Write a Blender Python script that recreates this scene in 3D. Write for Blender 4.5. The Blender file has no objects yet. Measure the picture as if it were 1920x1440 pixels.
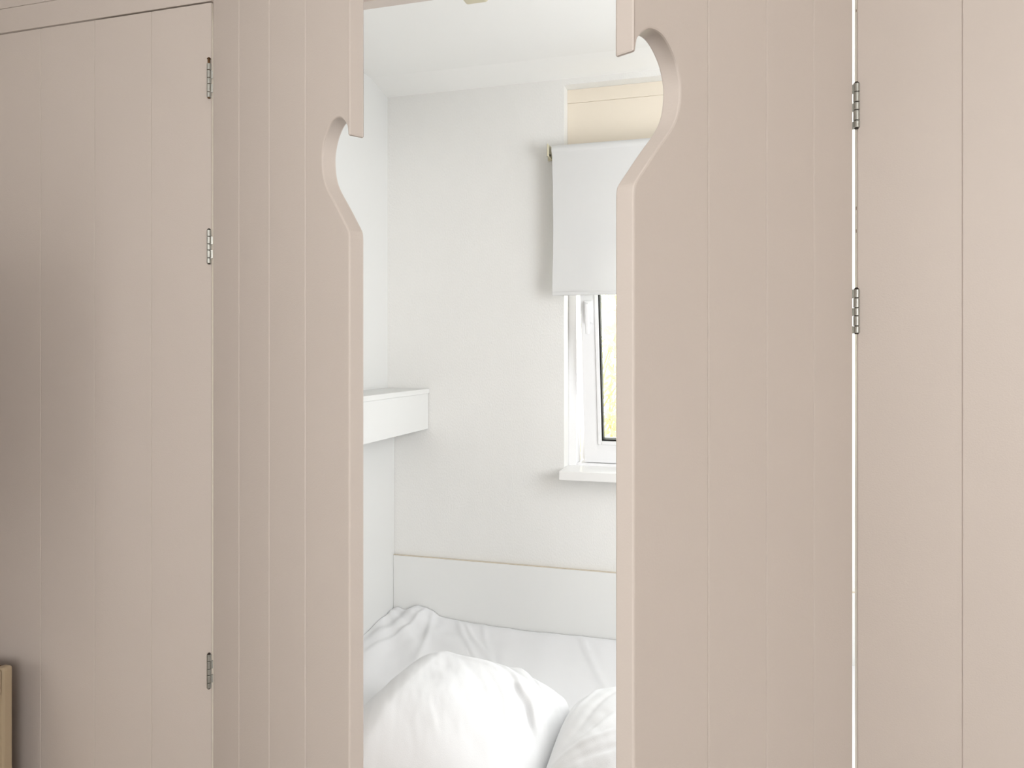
import bpy, bmesh, math, random
from mathutils import Vector, Matrix, noise
random.seed(7)
sc = bpy.context.scene
PI = math.pi
H = 1.40                                   # eye height of the camera above the floor

# ------------------------------------------------------------------ camera
YAW = 0.2904
cam_d = bpy.data.cameras.new('camera')
cam_d.sensor_width = 36.0
cam_d.lens = 1441.3 / 1920 * 36.0
cam_d.shift_y = -(720 - 660.04) / 1920
cam_d.clip_start = 0.02
cam = bpy.data.objects.new('camera', cam_d)
cam.location = (0, 0, H)
cam.rotation_euler = (PI / 2, 0, YAW)
sc.collection.objects.link(cam)
sc.camera = cam

# ------------------------------------------------------------------ world, lights, exposure
w = bpy.data.worlds.new('world'); sc.world = w; w.use_nodes = True
bg = w.node_tree.nodes['Background']
bg.inputs[0].default_value = (1.0, 0.99, 0.97, 1); bg.inputs[1].default_value = 5.4

def area(name, loc, target, sx, sy, power, col=(1, 1, 1)):
    l = bpy.data.lights.new(name, 'AREA'); l.shape = 'RECTANGLE'; l.size = sx; l.size_y = sy
    l.energy = power; l.color = col
    o = bpy.data.objects.new(name, l); sc.collection.objects.link(o)
    o.location = loc
    d = Vector(target) - Vector(loc)
    o.rotation_euler = d.to_track_quat('-Z', 'Y').to_euler()
    return o
# added area lights, most of them at invented windows out of view
area('added_left_light', (-1.76, -1.30, 1.62), (1.2, -0.50, 1.40), 1.5, 1.25, 10.5, (1.0, 1.0, 1.0))  # added light from the left, at a guessed window
area('added_rear_light', (1.75, -2.56, 1.85), (0.6, 1.28, 1.75), 1.3, 0.80, 40, (1.0, 1.0, 1.0))  # added light from behind the camera, source unseen
area('added_alcove_light', (1.03, 1.63, 1.45), (-0.15, 2.45, 1.50), 0.50, 0.85, 4, (0.90, 0.955, 1.0))  # added light at the alcove's far end, hidden by the right door
area('alcove_fill', (0.58, 1.56, 1.55), (-0.55, 2.45, 1.45), 0.42, 1.00, 10.2, (0.92, 0.965, 1.0))  # added fill inside the alcove, no lamp stands here
area('added_bed_light', (-0.10, 3.35, 2.40), (-0.60, 1.75, 0.60), 0.9, 0.6, 18, (0.95, 0.98, 1.0))  # added outside the bed window to brighten the duvets
for nm, loc, tgt, sx, sy in (('portal_left', (-1.80, -1.30, 1.625), (0, -1.30, 1.625), 1.6, 1.35),
                             ('portal_rear', (1.75, -2.60, 1.625), (1.75, 0, 1.625), 1.4, 1.35), ('portal_alcove', (1.05, 1.63, 1.45), (0, 1.63, 1.45), 0.54, 0.94),
                             ('portal_bed', (-0.19, 2.60, 1.30), (-0.19, 0, 1.30), 0.73, 1.10)):
    area(nm, loc, tgt, sx, sy, 1).data.cycles.is_portal = True

sc.view_settings.view_transform = 'Standard'
sc.view_settings.look = 'None'
sc.view_settings.exposure = 0.0
sc.view_settings.gamma = 1.0
sc.view_settings.use_curve_mapping = False

# ------------------------------------------------------------------ helpers
def lin(r, g, b):
    f = lambda c: (c / 12.92 if c <= .04045 else ((c + .055) / 1.055) ** 2.4)
    return (f(r / 255), f(g / 255), f(b / 255), 1)

def mat(name, rgb, rough=0.5, metal=0.0, bump=0.0, bscale=300, var=0.0, vscale=6, spec=0.5, trans=0.0, stretch=None):
    m = bpy.data.materials.new(name); m.use_nodes = True
    nt = m.node_tree; b = nt.nodes['Principled BSDF']
    b.inputs['Base Color'].default_value = lin(*rgb)
    b.inputs['Roughness'].default_value = rough
    b.inputs['Metallic'].default_value = metal
    b.inputs['Specular IOR Level'].default_value = spec
    tc = nt.nodes.new('ShaderNodeTexCoord')
    mp = nt.nodes.new('ShaderNodeMapping'); nt.links.new(tc.outputs['Object'], mp.inputs[0])
    if stretch: mp.inputs['Scale'].default_value = stretch
    if var:
        n = nt.nodes.new('ShaderNodeTexNoise'); n.inputs['Scale'].default_value = vscale; n.inputs['Detail'].default_value = 4
        nt.links.new(mp.outputs[0], n.inputs['Vector'])
        mx = nt.nodes.new('ShaderNodeMix'); mx.data_type = 'RGBA'
        a = lin(*rgb); mx.inputs[6].default_value = tuple(c * (1 - var) for c in a[:3]) + (1,)
        mx.inputs[7].default_value = tuple(min(1, c * (1 + var)) for c in a[:3]) + (1,)
        nt.links.new(n.outputs['Fac'], mx.inputs[0]); nt.links.new(mx.outputs[2], b.inputs['Base Color'])
    if bump:
        n2 = nt.nodes.new('ShaderNodeTexNoise'); n2.inputs['Scale'].default_value = bscale; n2.inputs['Detail'].default_value = 3
        nt.links.new(mp.outputs[0], n2.inputs['Vector'])
        bp = nt.nodes.new('ShaderNodeBump'); bp.inputs['Strength'].default_value = bump; bp.inputs['Distance'].default_value = 0.002
        nt.links.new(n2.outputs['Fac'], bp.inputs['Height']); nt.links.new(bp.outputs[0], b.inputs['Normal'])
    if trans:
        t = nt.nodes.new('ShaderNodeBsdfTranslucent'); t.inputs[0].default_value = lin(*rgb)
        ms = nt.nodes.new('ShaderNodeMixShader'); ms.inputs[0].default_value = trans
        nt.links.new(b.outputs[0], ms.inputs[1]); nt.links.new(t.outputs[0], ms.inputs[2])
        nt.links.new(ms.outputs[0], nt.nodes['Material Output'].inputs[0])
    return m

M = {}
M['beige'] = mat('beige_paint', (212, 201, 193), .48, bump=.12, bscale=420, var=.012, vscale=9, spec=.3)
M['edge'] = mat('lit_bare_edge', (232, 224, 210), .5, var=.03, vscale=20, spec=.3)  # bare edge, colour lightened for the light from inside the alcove
M['wall'] = mat('white_textured_wallpaper', (240, 239, 236), .75, bump=.55, bscale=260, var=.012, vscale=14, spec=.15, stretch=(1, 1, .5))
M['white'] = mat('white_panel_board', (226, 226, 224), .45, var=.008, vscale=5, spec=.3)
M['board'] = mat('white_wall_board', (238, 238, 236), .45, var=.008, vscale=5, spec=.3)
M['cream'] = mat('cream_board', (244, 234, 218), .55, var=.02, vscale=4, spec=.2)
M['ceil'] = mat('white_ceiling_board', (244, 243, 240), .8, var=.008, vscale=3, spec=.1)
M['gloss'] = mat('white_gloss_sill', (243, 242, 240), .3, var=.005, vscale=5, spec=.4)
M['upvc'] = mat('white_window_plastic', (249, 249, 250), .35, var=.004, vscale=9, spec=.4)
M['rubber'] = mat('black_rubber', (22, 22, 20), .6, var=.1, vscale=40)
M['steel'] = mat('zinc_steel', (176, 176, 170), .42, .85, var=.16, vscale=260)
M['brass'] = mat('rusty_pin', (98, 70, 40), .55, .5, var=.3, vscale=400)
M['dark'] = mat('dark_seam', (46, 38, 30), .8, var=.1, vscale=50)
M['fabric'] = mat('blind_cloth', (234, 234, 233), .9, var=.006, vscale=30, trans=.12, spec=.1, bump=.08, bscale=900)
M['sheet'] = mat('white_cotton_sheet', (238, 238, 239), .92, bump=.10, bscale=700, var=.008, vscale=12, spec=.1)
M['duvet'] = mat('white_cotton_duvet', (238, 238, 239), .92, bump=.14, bscale=520, var=.008, vscale=10, spec=.1)
M['tan'] = mat('cream_framed_wood', (186, 168, 142), .45, var=.03, vscale=12, spec=.3, stretch=(6, 6, .6))
M['brown'] = mat('brown_stained_wood', (112, 74, 44), .95, var=.15, vscale=20, spec=.1)
M['floor'] = mat('light_laminate', (98, 88, 77), .45, var=.12, vscale=7, stretch=(1, 9, 1))
M['room'] = mat('room_wall_paint', (226, 222, 216), .8, var=.02, vscale=4, spec=.1)
M['leaf'] = mat('sunlit_leaf', (220, 224, 168), .6, var=.35, vscale=9, trans=.45)
M['twig'] = mat('pale_bark', (196, 178, 146), .8, var=.25, vscale=30)
M['soil'] = mat('pale_gravel', (206, 200, 180), .9, var=.15, vscale=12)
M['catch'] = mat('cream_plastic', (212, 205, 180), .45, var=.03, vscale=60)
M['seam'] = mat('tan_seam', (214, 203, 186), .7, var=.15, vscale=60)
M['rust'] = mat('rust_stain', (112, 72, 38), .8, var=.3, vscale=300)
g = bpy.data.materials.new('window_glass'); g.use_nodes = True
nt = g.node_tree; nt.nodes.clear()
o_ = nt.nodes.new('ShaderNodeOutputMaterial'); tr = nt.nodes.new('ShaderNodeBsdfTransparent'); gl = nt.nodes.new('ShaderNodeBsdfGlossy')
tr.inputs[0].default_value = (.96, .98, .97, 1); gl.inputs['Roughness'].default_value = 0.02
lw = nt.nodes.new('ShaderNodeFresnel'); lw.inputs[0].default_value = 1.45
mx_ = nt.nodes.new('ShaderNodeMixShader'); nt.links.new(lw.outputs[0], mx_.inputs[0])
nt.links.new(tr.outputs[0], mx_.inputs[1]); nt.links.new(gl.outputs[0], mx_.inputs[2]); nt.links.new(mx_.outputs[0], o_.inputs[0])
M['glass'] = g

def V(x, y, z): return Vector((x, y, z + H))          # heights below are written relative to the eye

def link(name, bm, m, base=None, parent=None, smooth=False, bevel=0, seg=2):
    """one mesh object; vertices given in world space, origin put at base (or at the parent's origin)"""
    me = bpy.data.meshes.new(name)
    bmesh.ops.recalc_face_normals(bm, faces=bm.faces)
    org = parent['_o'] if (parent is not None and base is None) else (base if base is not None else Vector((0, 0, 0)))
    org = Vector(org)
    for v in bm.verts: v.co -= org
    for f in bm.faces: f.smooth = smooth
    bm.to_mesh(me); bm.free()
    me.materials.append(m)
    o = bpy.data.objects.new(name, me); sc.collection.objects.link(o)
    o['_o'] = tuple(org)
    if parent is not None:
        o.parent = parent
        o.location = org - Vector(parent['_o'])
    else:
        o.location = org
    if bevel:
        b = o.modifiers.new('bevel', 'BEVEL'); b.width = bevel; b.segments = seg; b.limit_method = 'ANGLE'; b.angle_limit = math.radians(35); b.use_clamp_overlap = False
    return o

def tag(o, label=None, cat=None, group=None, kind=None):
    if label: o['label'] = label
    if cat: o['category'] = cat
    if group: o['group'] = group
    if kind: o['kind'] = kind
    return o

def empty(name, base, label, cat, group=None):
    o = bpy.data.objects.new(name, None); sc.collection.objects.link(o)
    o.empty_display_size = .05
    o.location = base; o['_o'] = tuple(base)
    return tag(o, label, cat, group)

def box(bm, x0, x1, y0, y1, z0, z1):
    vs = [bm.verts.new(V(x, y, z)) for x in (x0, x1) for y in (y0, y1) for z in (z0, z1)]
    for q in ((0, 1, 3, 2), (4, 6, 7, 5), (0, 4, 5, 1), (2, 3, 7, 6), (0, 2, 6, 4), (1, 5, 7, 3)):
        bm.faces.new([vs[i] for i in q])
    return bm

def prism(bm, pts, off):
    """pts: world points of a planar outline; extruded by off"""
    a = [bm.verts.new(p) for p in pts]; b = [bm.verts.new(Vector(p) + off) for p in pts]
    n = len(pts)
    bm.faces.new(a); bm.faces.new(list(reversed(b)))
    for i in range(n): bm.faces.new((a[i], b[i], b[(i + 1) % n], a[(i + 1) % n]))

def cyl(bm, p0, p1, r, n=20, r1=None):
    p0 = Vector(p0); p1 = Vector(p1); d = (p1 - p0).normalized()
    u = d.orthogonal().normalized(); v = d.cross(u); r1 = r if r1 is None else r1
    A = [bm.verts.new(p0 + (u * math.cos(2 * PI * i / n) + v * math.sin(2 * PI * i / n)) * r) for i in range(n)]
    B = [bm.verts.new(p1 + (u * math.cos(2 * PI * i / n) + v * math.sin(2 * PI * i / n)) * r1) for i in range(n)]
    bm.faces.new(list(reversed(A))); bm.faces.new(B)
    for i in range(n): bm.faces.new((A[i], A[(i + 1) % n], B[(i + 1) % n], B[i]))

def tube(bm, pts, radii, n=8):
    rings = []
    for i, p in enumerate(pts):
        p = Vector(p); a = Vector(pts[max(0, i - 1)]); b = Vector(pts[min(len(pts) - 1, i + 1)])
        d = (b - a).normalized(); u = d.cross(Vector((.31, .2, .93))).normalized(); v = d.cross(u)
        rings.append([bm.verts.new(p + (u * math.cos(2 * PI * k / n) + v * math.sin(2 * PI * k / n)) * radii[i]) for k in range(n)])
    for a, b in zip(rings, rings[1:]):
        for k in range(n): bm.faces.new((a[k], a[(k + 1) % n], b[(k + 1) % n], b[k]))
    bm.faces.new(list(reversed(rings[0]))); bm.faces.new(rings[-1])

def struct(name, bm, m, **k):
    return tag(link(name, bm, m, **k), kind='structure')

def B(): return bmesh.new()

# ------------------------------------------------------------------ main measures
D = 1.28                     # distance of the beaded front wall
BW = 0.1430                  # one board
XL, XR = -1.0003, 0.1696     # hinge sides of the opening
GAP = 0.0048
LEAF = 0.5732; TH = 0.0228
AL, AR = 0.5994, 1.0896      # how far each leaf stands open
YB = 2.45                    # rear wall of the alcove
XA, XE = -1.1857, 1.05       # ends of the alcove
ZF = -H                      # floor
ZC = 0.95                    # room ceiling
RX0, RX1, RY0 = -1.80, 2.60, -2.60

# ------------------------------------------------------------------ setting: the room in front
struct('floor', box(B(), RX0 - .1, RX1 + .1, RY0 - .1, YB + .2, ZF - .05, ZF), M['floor'])
struct('ceiling', box(B(), RX0 - .1, RX1 + .1, RY0 - .1, D + .055, ZC, ZC + .05), M['ceil'])
bm = B()
vy0, vy1 = -2.10, -.50
box(bm, RX0 - .1, RX0, RY0 - .1, vy0, ZF, ZC); box(bm, RX0 - .1, RX0, vy1, D + .02, ZF, ZC)
box(bm, RX0 - .1, RX0, vy0, vy1, ZF, -.45); box(bm, RX0 - .1, RX0, vy0, vy1, .90, ZC)
struct('wall_left', bm, M['room'])
bm = B()
for y in (vy0, (vy0 + vy1) / 2 - .03, vy1 - .06): box(bm, RX0 - .08, RX0 - .02, y, y + .06, -.45, .90)
for z in (-.45, .84): box(bm, RX0 - .08, RX0 - .02, vy0, vy1, z, z + .06)
struct('added_window_4', bm, M['upvc'])  # invented left window, added to let light in
struct('wall_right', box(B(), RX1, RX1 + .1, RY0 - .1, D + .02, ZF, ZC), M['room'])
bm = B()
wx0, wx1 = 1.05, 2.45
box(bm, RX0, wx0, RY0 - .1, RY0, ZF, ZC); box(bm, wx1, RX1, RY0 - .1, RY0, ZF, ZC)
box(bm, wx0, wx1, RY0 - .1, RY0, ZF, -.45); box(bm, wx0, wx1, RY0 - .1, RY0, .90, ZC)
struct('wall_rear', bm, M['room'])
bm = B()
for x in (wx0, (wx0 + wx1) / 2 - .03, wx1 - .06): box(bm, x, x + .06, RY0 - .08, RY0 - .02, -.45, .90)
for z in (-.45, .84): box(bm, wx0, wx1, RY0 - .08, RY0 - .02, z, z + .06)
struct('added_window_3', bm, M['upvc'])  # invented rear window, an unseen light source

# front wall: frieze boards above the doors and plain ends
bm = B()
box(bm, RX0, XL, D, D + .02, .7440, ZC)
box(bm, XL, XR, D + .025, D + .055, .658, ZC)
box(bm, XR, RX1, D, D + .02, .7440, ZC)
box(bm, RX0, XL - 5 * BW - .003, D, D + .02, ZF, .7435)
box(bm, XR + 5 * BW + .003, RX1, D, D + .02, ZF, .7435)
struct('wall_front', bm, M['beige'])
struct('trim_1', box(B(), XL - 5 * BW - .002, XL, D - .0005, D + .02, .6912, .7434), M['beige'], bevel=.0012)
struct('trim_2', box(B(), XR, XR + 5 * BW + .002, D - .0005, D + .02, .6912, .7434), M['beige'], bevel=.0012)

# ------------------------------------------------------------------ the alcove shell
bm = B()
OX0, OX1 = -.5550, .17       # window recess
OZ0, OZ1 = -.395, .8700
box(bm, XA - .1, OX0, YB, YB + .13, ZF, 1.05); box(bm, OX1, XE + .1, YB, YB + .13, ZF, 1.05)
box(bm, OX0, OX1, YB, YB + .13, ZF, OZ0); box(bm, OX0, OX1, YB, YB + .13, OZ1, 1.05)
struct('wall_back', bm, M['wall'])
struct('wall_alcove_left', box(B(), XA - .1, XA, D + .02, YB, ZF, 1.05), M['white'])
bm = B()
ay0, ay1, az0, az1 = 1.36, 1.90, -.42, .52
box(bm, XE, XE + .1, D + .02, ay0, ZF, 1.05); box(bm, XE, XE + .1, ay1, YB, ZF, 1.05)
box(bm, XE, XE + .1, ay0, ay1, ZF, az0); box(bm, XE, XE + .1, ay0, ay1, az1, 1.05)
struct('wall_alcove_right', bm, M['wall'])
bm = B()
for y in (ay0, ay1 - .05): box(bm, XE + .03, XE + .08, y, y + .05, az0, az1)
for z in (az0, az1 - .05): box(bm, XE + .03, XE + .08, ay0, ay1, z, z + .05)
struct('added_window_2', bm, M['upvc'])  # invented alcove window, added as a hidden light source
bm = B()     # ceiling panel with a shallow fall towards the rear wall
pts = [V(XA, D + .055, .9180), V(XA, 2.325, .9150), V(XA, YB, .8893), V(XA, YB, 1.03), V(XA, D + .055, 1.03)]
prism(bm, pts, Vector((XE - XA, 0, 0)))
struct('ceiling_alcove', bm, M['ceil'])

# boarded top of the window recess
struct('trim_3', box(B(), OX0, OX1, YB + .050, YB + .075, .8255, OZ1), M['cream'], bevel=.001)
struct('trim_4', box(B(), OX0, OX1, YB + .0515, YB + .075, .46, .8250), M['cream'], bevel=.001)

# ------------------------------------------------------------------ window_1 : tilted open
FX0, FX1 = OX0, OX1
FY = YB + .065
fz0, fz1 = -.392, .46
win = tag(empty('window_1', V((FX0 + FX1) / 2, FY + .03, fz0), None, None), kind='structure')
sz0, sz1 = -.3670, .400
sx0, sx1 = -.5010, FX1 - .05
bm = B()
box(bm, FX0, FX0 + .028, FY, FY + .065, fz0, fz1); box(bm, FX1 - .028, FX1, FY, FY + .065, fz0, fz1)
box(bm, FX0 + .028, FX1 - .028, FY, FY + .065, fz0, -.3692); box(bm, FX0 + .028, FX1 - .028, FY, FY + .065, fz1 - .04, fz1)
box(bm, FX0 + .028, sx0 + .022, FY + .072, FY + .10, fz0, fz1); box(bm, sx1 - .022, FX1 - .028, FY + .072, FY + .10, fz0, fz1)
box(bm, sx0 + .022, sx1 - .022, FY + .072, FY + .10, fz0, sz0 + .022)
link('frame', bm, M['upvc'], parent=win, bevel=.002)
TILT = math.radians(8.4)
sy = FY + .013
piv = V(0, sy, sz0)
Rt = Matrix.Translation(piv) @ Matrix.Rotation(TILT, 4, 'X') @ Matrix.Translation(-piv)
def tilted(bm):
    bmesh.ops.transform(bm, matrix=Rt, verts=bm.verts); return bm
gx0, gx1, gz0, gz1 = sx0 + .058, sx1 - .058, sz0 + .074, sz1 - .074
bm = B()
def framebars(bm, x0, x1, z0, z1, a0, a1, b0, b1, y0, y1):
    box(bm, x0, a0, y0, y1, z0, z1); box(bm, a1, x1, y0, y1, z0, z1)
    box(bm, a0, a1, y0, y1, z0, b0); box(bm, a0, a1, y0, y1, b1, z1)
framebars(bm, sx0, sx1, sz0, sz1, gx0, gx1, gz0, gz1, sy, sy + .055)
sash = link('sash', tilted(bm), M['upvc'], parent=win)
bm = B()     # bead around the glass, a step lower than the sash
framebars(bm, gx0 - .012, gx1 + .012, gz0 - .012, gz1 + .012, gx0, gx1, gz0, gz1, sy - .004, sy + .002)
link('glazing_bead', tilted(bm), M['upvc'], parent=sash, bevel=.002)
bm = B()
framebars(bm, gx0, gx1, gz0, gz1, gx0 + .005, gx1 - .005, gz0 + .005, gz1 - .005, sy + .002, sy + .03)
tag(link('gasket', tilted(bm), M['rubber'], parent=sash), 'black rubber gasket')
link('pane', tilted(box(B(), gx0 + .002, gx1 - .002, sy + .016, sy + .021, gz0 + .002, gz1 - .002)), M['glass'], parent=sash)
bm = B()
hx = sx0 + .027
box(bm, hx - .013, hx + .013, sy - .008, sy, .100, .172)
link('handle_plate', tilted(bm), M['upvc'], parent=sash, bevel=.003)
bm = B()
cyl(bm, V(hx, sy - .006, .155), V(hx, sy - .030, .155), .008)
box(bm, hx - .007, hx + .007, sy - .038, sy - .026, .066, .166)
link('handle', tilted(bm), M['upvc'], parent=sash, bevel=.004)
bm = B()
box(bm, -.524, -.490, FY + .006, FY + .012, -.3735, -.3695)
tag(link('corner_hinge', bm, M['rust'], parent=win, bevel=.001), 'rusty corner hinge')
struct('trim_5', box(B(), OX0 - .001, OX1 + .012, 2.378, FY + .01, -.4060, -.3772), M['gloss'], bevel=.002)

# ------------------------------------------------------------------ roller blind
YBL = 2.405
blind = empty('roller_blind', V(-.22, YBL, .18), 'white roller blind half lowered in front of the alcove window', 'blind')
bx0, bx1 = -.5830, .185
bm = B(); cyl(bm, V(bx0 - .002, YBL + .012, .6475), V(bx1, YBL + .012, .6475), .0185, 32)
link('roller_tube', bm, M['fabric'], parent=blind, smooth=False)
bm = B()
n = 24
fz = [.180, .192, .194, .30, .42, .54, .645]
grid = []
for z in fz:
    row = []
    for i in range(n + 1):
        x = bx0 + (bx1 - bx0) * i / n
        if i == 0: x += .004 * math.sin((z - .18) * 7)
        y = YBL - .005 + .0015 * math.sin(i * .9) * (1 - (z - .18) / .5)
        row.append((x, y, z))
    grid.append(row)
fr = [[bm.verts.new(V(*p)) for p in r] for r in grid]
bk = [[bm.verts.new(V(p[0], p[1] + .0012, p[2])) for p in r] for r in grid]
for a in range(len(fz) - 1):
    for i in range(n):
        bm.faces.new((fr[a][i], fr[a][i + 1], fr[a + 1][i + 1], fr[a + 1][i]))
        bm.faces.new((bk[a][i], bk[a + 1][i], bk[a + 1][i + 1], bk[a][i + 1]))
for i in range(n):
    bm.faces.new((fr[0][i], bk[0][i], bk[0][i + 1], fr[0][i + 1])); bm.faces.new((fr[-1][i], fr[-1][i + 1], bk[-1][i + 1], bk[-1][i]))
for a in range(len(fz) - 1):
    bm.faces.new((fr[a][0], fr[a + 1][0], bk[a + 1][0], bk[a][0])); bm.faces.new((fr[a][n], bk[a][n], bk[a + 1][n], fr[a + 1][n]))
link('blind_cloth', bm, M['fabric'], parent=blind)
bm = B(); box(bm, bx0 + .001, bx1 - .001, YBL - .0085, YBL - .0005, .181, .193)
link('bottom_bar', bm, M['fabric'], parent=blind, bevel=.002)
for x, s in ((bx0 - .016, 1), (bx1 + .002, -1)):
    bm = B()
    box(bm, x, x + .005, YBL - .012, YB - .0015, .628, .668); box(bm, x - .010 if s > 0 else x, x + .005 if s > 0 else x + .015, YB - .004, YB - .0005, .625, .670)
    br = link('bracket', bm, M['catch'], parent=blind, bevel=.0015)
    bm = B(); cyl(bm, V(x - .003, YBL + .005, .634), V(x + .009, YBL + .005, .634), .0035, 12)
    tag(link('screw', bm, M['dark'], parent=br), 'dark screw')

# ------------------------------------------------------------------ bed shelf, panels
XS = -1.0277
shelf = empty('shelf', V((XA + XS) / 2, 1.9, -.263), 'white box shelf along the left alcove wall above the bed', 'shelf')
link('shelf_board', box(B(), XA + .0005, XS, D + .06, YB - .001, -.1420, -.1255), M['white'], parent=shelf, bevel=.0015)
link('apron', box(B(), XS - .030, XS - .0035, D + .06, YB - .003, -.2632, -.1422), M['white'], parent=shelf, bevel=.001)
tag(link('headboard', box(B(), XA + .0005, -1.1595, D + .06, YB - .001, -1.02, -.2650), M['white'], base=V(-1.17, 1.9, -1.02), bevel=.0015),
    'smooth white headboard panel on the left wall under the shelf', 'headboard')
wb = tag(link('wall_board', box(B(), -1.1590, XE - .001, YB - .0105, YB - .0005, -1.02, -.7050), M['board'], base=V(-.05, YB - .005, -1.02), bevel=.0015),
    'long white wall board behind the bed below the window', 'wall board')

tag(link('edge_strip', box(B(), -1.1588, XE - .001, YB - .0100, YB - .0006, -.7050, -.7030), M['seam'], parent=wb), 'thin tan edge along the top of the board')

# ------------------------------------------------------------------ mattress and sheet
MX0, MX1, MY0, MY1 = -1.157, 1.03, D + .07, YB - .013
def sheet_z(x, y):
    u = x - MX0; v = MY1 - y                        # distance from left panel / rear board
    z = -.925
    z += .026 * math.exp(-(u / .16) ** 2)           # rides up at the left panel
    z += .010 * math.exp(-(v / .06) ** 2)
    z += .027 * math.exp(-(((u - .105) / .050) ** 2 + (v / .10) ** 2))      # bunched corner
    z += .004 * math.sin(min(u, .4) * 95 + v * 18) * math.exp(-(u / .16) ** 2 - (v / .30) ** 2)
    a = math.atan2(v + .03, u + .05); r = math.hypot(u, v)
    z += .0045 * math.sin(a * 16 + 2.2 * noise.noise((x * 3, y * 3, 0))) * math.exp(-((r - .28) / .26) ** 2)
    # tension folds running out from the rear edge
    for cx, sl, am, wd in ((.235, -.62, .0065, .010), (.262, -.70, .005, .009), (.325, -.46, .004, .010), (.42, -.2, .003, .022), (.55, -.15, .003, .03), (.66, -.4, .004, .012), (.73, -.2, .003, .03), (.150, -.25, .010, .012), (.125, .15, .007, .012), (.19, -.1, .004, .02)):
        d_ = (u - cx) - v * -sl
        z += am * math.exp(-(d_ / wd) ** 2) * math.exp(-(v / .26) ** 2) * min(1, .35 + v / .05)
    z += .004 * noise.noise((x * 6, y * 6, 3.1)) + .0012 * noise.noise((x * 30 + y * 12, y * 9, 1.7))
    return z
mat_o = tag(link('mattress', box(B(), MX0 + .004, MX1 - .004, MY0 + .004, MY1 - .004, -1.14, -.955), M['sheet'], base=V(-.06, 1.89, -1.14), bevel=.01),
            'mattress filling the alcove in a wrinkled white fitted sheet', 'mattress')
bm = B(); nx, ny = 420, 220
rows = []
for j in range(ny + 1):
    y = MY0 + (MY1 - MY0) * j / ny
    r = []
    for i in range(nx + 1):
        x = MX0 + (MX1 - MX0) * (i / nx) ** 1.25
        r.append(bm.verts.new(V(x, y, sheet_z(x, y))))
    rows.append(r)
for j in range(ny):
    for i in range(nx): bm.faces.new((rows[j][i], rows[j][i + 1], rows[j + 1][i + 1], rows[j + 1][i]))
rim = rows[0][:] + [rows[j][nx] for j in range(1, ny + 1)] + rows[ny][-2::-1] + [rows[j][0] for j in range(ny - 1, 0, -1)]
low = [bm.verts.new((v.co.x, v.co.y, H - 1.135)) for v in rim]
for i in range(len(rim)):
    k = (i + 1) % len(rim); bm.faces.new((rim[i], low[i], low[k], rim[k]))
link('fitted_sheet', bm, M['sheet'], parent=mat_o, smooth=True)
bedb = tag(link('bed_base', box(B(), MX0 + .002, MX1 - .002, MY0 + .002, MY1 - .002, ZF + .001, -1.141), M['white'], base=V(-.06, 1.89, ZF)),
           'white boxed bed base under the mattress in the alcove', 'bed base')

# ------------------------------------------------------------------ heaped duvets
def duvet(name, cx, cy, hx, hy, rot, hgt, prof, folds, seed, label):
    """prof: peak u, peak v, then (fall power, roundness) towards -u, +u, -v, +v"""
    bm = B(); nr, na = 110, 260
    EX = 4.0
    c_, s_ = math.cos(rot), math.sin(rot)
    pu, pv, lu, ru, lv, rv = prof
    def side(t, p, lo, hi):
        q, (n_, m_) = ((p - t) / (1 + p), lo) if t < p else ((t - p) / (1 - p), hi)
        return max(0, 1 - min(1, q) ** n_) ** m_
    def pos(u, v):
        return cx + (u * hx) * c_ - (v * hy) * s_, cy + (u * hx) * s_ + (v * hy) * c_
    def top(u, v):
        e = side(u, pu, lu, ru) * side(v, pv, lv, rv)
        z = hgt * e
        wv = 0
        for (fx, fy, ang, am, wd, ln) in folds:         # crisp creases
            du, dv = u - fx, v - fy
            a_ = du * math.cos(ang) + dv * math.sin(ang); b_ = -du * math.sin(ang) + dv * math.cos(ang)
            b_ += .12 * a_ * a_ + .03 * noise.noise((a_ * 4 + seed, fx * 9, fy * 9))
            wv += am * math.exp(-(b_ / wd) ** 2) * math.exp(-(a_ / ln) ** 2)
        k = min(1, e * 1.5)
        z += wv * k
        z += (.007 * noise.noise((u * 2.1 + seed, v * 2.1, 0)) + .0022 * noise.noise((u * 5 + v * 3 + seed, v * 4, 2)) + .0007 * noise.noise((u * 16 + v * 8 + seed, v * 7, 5))) * k
        return z
    rings = []
    for k in range(nr + 1):
        t = k / nr; t = 1 - (1 - t) ** 1.5
        ring = []
        for a in range(na if k else 1):
            th = 2 * PI * a / na
            cu, su = math.cos(th), math.sin(th)
            q = (abs(cu) ** EX + abs(su) ** EX) ** (-1 / EX)
            u, v = cu * q * t, su * q * t
            x, y = pos(u, v)
            ring.append(bm.verts.new(V(x, y, -.9190 + .006 + top(u, v))))
        rings.append(ring)
    for a in range(na): bm.faces.new((rings[0][0], rings[1][a], rings[1][(a + 1) % na]))
    for k in range(1, nr):
        for a in range(na):
            b = (a + 1) % na
            bm.faces.new((rings[k][a], rings[k + 1][a], rings[k + 1][b], rings[k][b]))
    under = []
    for v in rings[-1]:
        p = Vector((cx, cy, 0)).lerp(Vector((v.co.x, v.co.y, 0)), .97)
        under.append(bm.verts.new((p.x, p.y, H - .9205)))
    for a in range(na):
        b = (a + 1) % na
        bm.faces.new((rings[-1][a], under[a], under[b], rings[-1][b]))
    bm.faces.new(under)
    return tag(link(name, bm, M['duvet'], base=V(cx, cy, -.9205), smooth=True), label, 'duvet', 'white duvets heaped on the bed')

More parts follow.
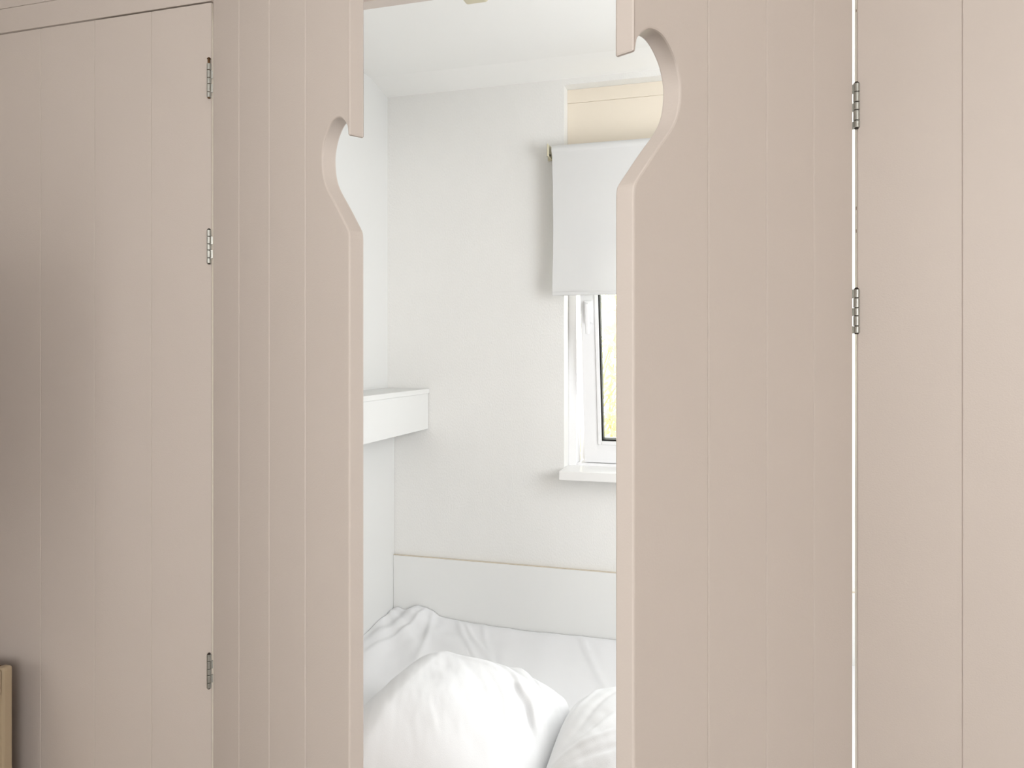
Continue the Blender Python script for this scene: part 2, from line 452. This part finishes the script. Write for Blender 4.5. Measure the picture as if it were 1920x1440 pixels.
duvet('duvet', -.652, 1.640, .258, .285, -.06, .166, (-.28, .25, (1.55, .85), (2.8, .62), (2.6, .6), (2.6, .55)),
      [(.42, .46, -.70, -.016, .045, .34), (.50, .40, -.70, .010, .04, .34), (.66, .22, -.88, -.013, .04, .30), (.36, .68, -.52, -.008, .03, .28), (.44, .74, -.55, .006, .03, .25),
       (.72, .52, -.95, -.009, .03, .24), (.80, .40, -1.0, .008, .03, .24), (.82, .62, -.8, -.007, .025, .2), (.88, .50, -1.0, .006, .025, .2), (.62, .66, -.7, -.006, .02, .22),
       (.78, .05, -1.15, -.014, .04, .30), (.88, .18, -1.2, .008, .03, .25), (.60, -.10, -1.0, -.006, .04, .35), (.30, .10, -.8, -.004, .06, .4),
       (-.50, .50, .75, .006, .04, .3), (-.62, .40, .8, -.005, .03, .3), (-.2, -.2, -1.0, .003, .14, .5), (-.1, .62, .15, -.005, .03, .25), (.1, .5, -.1, .004, .04, .3)],
      3.3, 'plump white duvet heaped in the middle of the bed, nearest the left wall')
duvet('duvet', -.104, 1.630, .297, .270, .04, .168, (.05, .2, (2.8, .45), (2.4, .6), (2.6, .6), (2.6, .55)),
      [(-.80, .35, 1.25, .006, .04, .35), (-.70, .1, 1.1, -.005, .04, .4), (-.55, -.1, .9, .004, .04, .4), (-.3, .1, .5, -.004, .05, .4), (-.35, -.4, .9, .006, .06, .4),
       (-.6, -.3, .3, .004, .03, .3), (-.5, -.45, .25, -.004, .03, .3)],
      8.1, 'second white duvet heap on the bed, half hidden by the right alcove door')

# ------------------------------------------------------------------ beaded doors
SCROLL = [(0, .2995), (.0032, .3002), (.0062, .3120), (.0098, .3165), (.0159, .3223), (.0239, .3277), (.033, .3308), (.044, .3316), (.0540, .3296), (.0633, .3242),
          (.0715, .3170), (.0785, .3080), (.0833, .2972), (.0857, .2879), (.0857, .2767), (.0835, .2630), (.0790, .2515), (.0722, .2410), (.0609, .2285), (.0463, .2143),
          (.0320, .1998), (.0182, .1852), (.0070, .1735), (.0015, .1660), (0, .157)]
def spline(P, k=3):
    out = []
    for i in range(len(P) - 1):
        p0 = P[max(0, i - 1)]; p1 = P[i]; p2 = P[i + 1]; p3 = P[min(len(P) - 1, i + 2)]
        for j in range(k):
            t = j / k
            out.append(tuple(.5 * (2 * p1[m] + (p2[m] - p0[m]) * t + (2 * p0[m] - 5 * p1[m] + 4 * p2[m] - p3[m]) * t * t + (3 * p1[m] - p0[m] - 3 * p2[m] + p3[m]) * t ** 3) for m in (0, 1)))
    out.append(P[-1]); return out

def hinge(parent, x, y, z0, z1, r, plate_dirs, tip=0.0):
    """five-knuckle butt hinge; barrel axis vertical at x, y"""
    bm = B(); zz = [z0 + (z1 - z0) * f for f in (0, .165, .395, .575, .80, 1.0)]
    for i in range(5):
        a, b = zz[i] + .0006, zz[i + 1] - .0006
        cyl(bm, V(x, y, a), V(x, y, b), r, 24)
    h = tag(link('hinge', bm, M['steel'], parent=parent, bevel=.0004), 'small steel hinge')
    bm = B(); cyl(bm, V(x, y, z0 - .0012), V(x, y, z1 + tip), r * .62, 16)
    if tip > .004: cyl(bm, V(x, y, z1 + tip - .0005), V(x, y, z1 + tip + .0022), r * .95, 16, r * .5)
    else: cyl(bm, V(x, y, z1), V(x, y, z1 + .0025), r * .85, 16, r * .35)
    tag(link('pin', bm, M['brass'] if tip > .004 else M['dark'], parent=h), 'dark rusty pin')
    for (dx, dy, ln, a, b) in plate_dirs:
        bm = B(); n_ = Vector((-dy, dx, 0)) * .0009
        p = Vector((x, y, 0)) + Vector((dx, dy, 0)) * (r * .6)
        q = p + Vector((dx, dy, 0)) * ln
        prism(bm, [Vector((p.x, p.y, H + a)) - n_, Vector((q.x, q.y, H + a)) - n_, Vector((q.x, q.y, H + b)) - n_, Vector((p.x, p.y, H + b)) - n_], n_ * 2)
        link('plate', bm, M['steel'], parent=h)
    return h

def leaf(name, side, zt, zb, label):
    sg, a = (1, AL) if side == 'L' else (-1, AR)
    hx_ = XL + GAP if side == 'L' else XR - GAP
    u = Vector((sg * math.cos(a), -math.sin(a), 0)); nrm = Vector((sg * math.sin(a), math.cos(a), 0))
    o = Vector((hx_ + (.0040 if side == 'L' else -.0022), D - .006, H))
    P = lambda s, z: o + u * s + Vector((0, 0, z))
    bm = B()
    for k in range(3):
        s0, s1 = k * BW, (k + 1) * BW
        prism(bm, [P(s0, zb), P(s1, zb), P(s1, zt), P(s0, zt)], nrm * TH)
    out = [P(3 * BW, zt), P(LEAF, zt)] + [P(LEAF - q[0], q[1]) for q in spline(SCROLL)] + [P(LEAF, zb), P(3 * BW, zb)]
    prism(bm, out, nrm * TH)
    d = link(name, bm, M['beige'], base=P(LEAF / 2, zb) + nrm * TH / 2, bevel=.0023, seg=2)
    return tag(d, label, 'door', 'scrolled doors of the bed alcove'), u, nrm

zb = ZF + .012
lf, uL, nL = leaf('alcove_door', 'L', .702, zb, 'left beige planked alcove door with a scroll cut in its free edge')
rt, uR, nR = leaf('alcove_door', 'R', .702, zb, 'right beige planked alcove door, opened nearer to the viewer, with the higher scroll cutout')
kx = XL + .0005
for z0, z1, tip in ((.4990, .5665, .0095), (.1735, .2400, 0), (-.6600, -.5930, 0)):
    hinge(lf, kx - .0022, D - .0046, z0, z1, .0042, [(.83, .56, .0045, z0 + (z1 - z0) * .165, z0 + (z1 - z0) * .395), (.83, .56, .0045, z0 + (z1 - z0) * .575, z0 + (z1 - z0) * .80)], tip)
kx = XR - .0010
for z0, z1 in ((.3418, .4105), (.0285, .0960)):
    hinge(rt, kx - .0006, D - .0046, z0, z1, .0047, [(-.55, .83, .0060, z0, z0 + (z1 - z0) * .165), (-.55, .83, .0060, z0 + (z1 - z0) * .395, z0 + (z1 - z0) * .575), (-.55, .83, .0060, z0 + (z1 - z0) * .80, z1)], 0)

def panel(name, x0, n_, label):
    bm = B()
    for k in range(n_): box(bm, x0 + k * BW, x0 + (k + 1) * BW, D, D + .0215, zb, .6885)
    return tag(link(name, bm, M['beige'], base=V(x0 + n_ * BW / 2, D + .01, zb), bevel=.0016, seg=2), label, 'door', 'flush planked doors beside the alcove')
pl = panel('cupboard_door', XL - 5 * BW, 5, 'flush beige planked door left of the alcove under the frieze board')
pr = panel('cupboard_door', XR, 5, 'flush beige planked door right of the alcove, beyond the bright hinge gap')
for d_, x0, x1 in ((pl, XL, XL + .0007), (pr, XR - .0007, XR)):
    tag(link('edge_strip', box(B(), x0, x1, D + .0022, D + .0212, zb + .002, .686), M['edge'], parent=d_), 'unpainted edge, coloured paler as lit from the alcove')
for z, hh in ((.5530, .014), (.2210, .005), (.1860, .005), (.5250, .003)):
    bm = B(); box(bm, XR - .0011, XR - .0006, D + .0030, D + .0060, z - hh / 2, z + hh / 2)
    tag(link('paint_chip', bm, M['rust'], parent=pr), 'brown chip in the paint')

# catch under the header, where the two doors would meet
ct = empty('door_catch', V(-.452, D + .012, .6240), 'small cream door catch under the alcove header, at the top edge', 'catch')
bm = B(); box(bm, -.4760, -.4330, D - .004, D + .0245, .6245, .6800)
link('catch_body', bm, M['catch'], parent=ct, bevel=.005, seg=3)
bm = B(); box(bm, -.462, -.447, D - .007, D - .003, .632, .650)
link('catch_plate', bm, M['steel'], parent=ct, bevel=.001)

# ------------------------------------------------------------------ framed panel at the bottom left
PX, PT = -1.4315, .022
py1, py0 = 1.2180, .72
ptop = -.6410
fp = empty('low_cabinet', V(-1.63, (py0 + py1) / 2, ZF), 'low cream cabinet with a framed front at the bottom left, before the planked door', 'cabinet')
link('body', box(B(), RX0 + .012, PX - PT, py0, py1 - .001, ZF + .001, ptop - .004), M['brown'], parent=fp, bevel=.003)  # deep body added behind the framed front to shade the wall strip
bm = B(); bw, rw = .024, .052
box(bm, PX - PT, PX, py1 - bw, py1, ZF + .001, ptop); box(bm, PX - PT, PX, py0, py0 + bw, ZF + .001, ptop)
box(bm, PX - PT, PX, py0 + bw, py1 - bw, ptop - rw, ptop); box(bm, PX - PT, PX, py0 + bw, py1 - bw, ZF + .001, ZF + rw)
fr0 = link('front_frame', bm, M['tan'], parent=fp, bevel=.006, seg=3)
link('inset_panel', box(B(), PX - PT + .004, PX - .010, py0 + bw - .004, py1 - bw + .004, ZF + rw - .004, ptop - rw + .004), M['tan'], parent=fr0, bevel=.002)

# brown cabinet added out of view to shade the left planked door
wc = empty('shade_cabinet', V(-1.63, .76, -.32), 'unseen brown cabinet added to shade the left planked door', 'cabinet')
link('body', box(B(), RX0 + .001, -1.46, .60, .92, -.32, .25), M['brown'], parent=wc, bevel=.003)
dr = link('door', box(B(), -1.459, -1.440, .602, .918, -.318, .248), M['brown'], parent=wc, bevel=.003)
bm = B(); cyl(bm, V(-1.440, .64, -.05), V(-1.418, .64, -.05), .011, 16)
link('knob', bm, M['steel'], parent=dr)

# ------------------------------------------------------------------ outside
struct('ground', box(B(), -8, 6, YB + .25, 14, ZF - .15, ZF - .1), M['soil'])
def shrub(cx, cy, label, seed):
    rnd = random.Random(seed)
    root = empty('shrub', Vector((cx, cy, -.1)), label, 'shrub', 'sunlit shrubs outside the alcove window')
    st = B(); lv = B()
    for k in range(44):
        a = rnd.uniform(0, 2 * PI); p = Vector((cx + rnd.uniform(-.35, .35), cy + rnd.uniform(-.25, .25), -.1))
        d = Vector((math.cos(a) * .22, math.sin(a) * .18, 1)).normalized()
        pts, rad = [p.copy()], [.011]
        for j in range(11):
            d = (d + Vector((rnd.uniform(-.22, .22), rnd.uniform(-.18, .18), .05))).normalized()
            p = p + d * .22; pts.append(p.copy()); rad.append(.011 * (1 - j / 12))
            if j > 1:
                for q in range(12):
                    o = p + Vector((rnd.gauss(0, .11), rnd.gauss(0, .11), rnd.gauss(0, .10)))
                    s = rnd.uniform(.018, .040)
                    e1 = Vector((rnd.uniform(-1, 1), rnd.uniform(-1, 1), rnd.uniform(-1, 1))).normalized()
                    e2 = e1.cross(Vector((rnd.uniform(-1, 1), rnd.uniform(-1, 1), rnd.uniform(-1, 1)))).normalized()
                    nn = e1.cross(e2)
                    vs = [lv.verts.new(o + e1 * (s * fx) + e2 * (s * fy) + nn * (s * fz_)) for fx, fy, fz_ in ((-1, 0, 0), (-.3, -.42, .12), (.5, -.3, .12), (1.1, 0, -.1), (.5, .3, .12), (-.3, .42, .12))]
                    mid = [vs[0], vs[3]]
                    lv.faces.new((vs[0], vs[1], vs[2], vs[3])); lv.faces.new((vs[0], vs[3], vs[4], vs[5]))
        tube(st, pts, rad, 6)
    link('stems', st, M['twig'], parent=root, smooth=True)
    link('foliage', lv, M['leaf'], parent=root)
shrub(-1.15, 4.7, 'pale green sunlit shrub seen through the tilted window pane', 5)
shrub(1.2, 4.9, 'sunlit shrub further right outside the alcove window', 9)

for o in sc.objects:
    if '_o' in o: del o['_o']
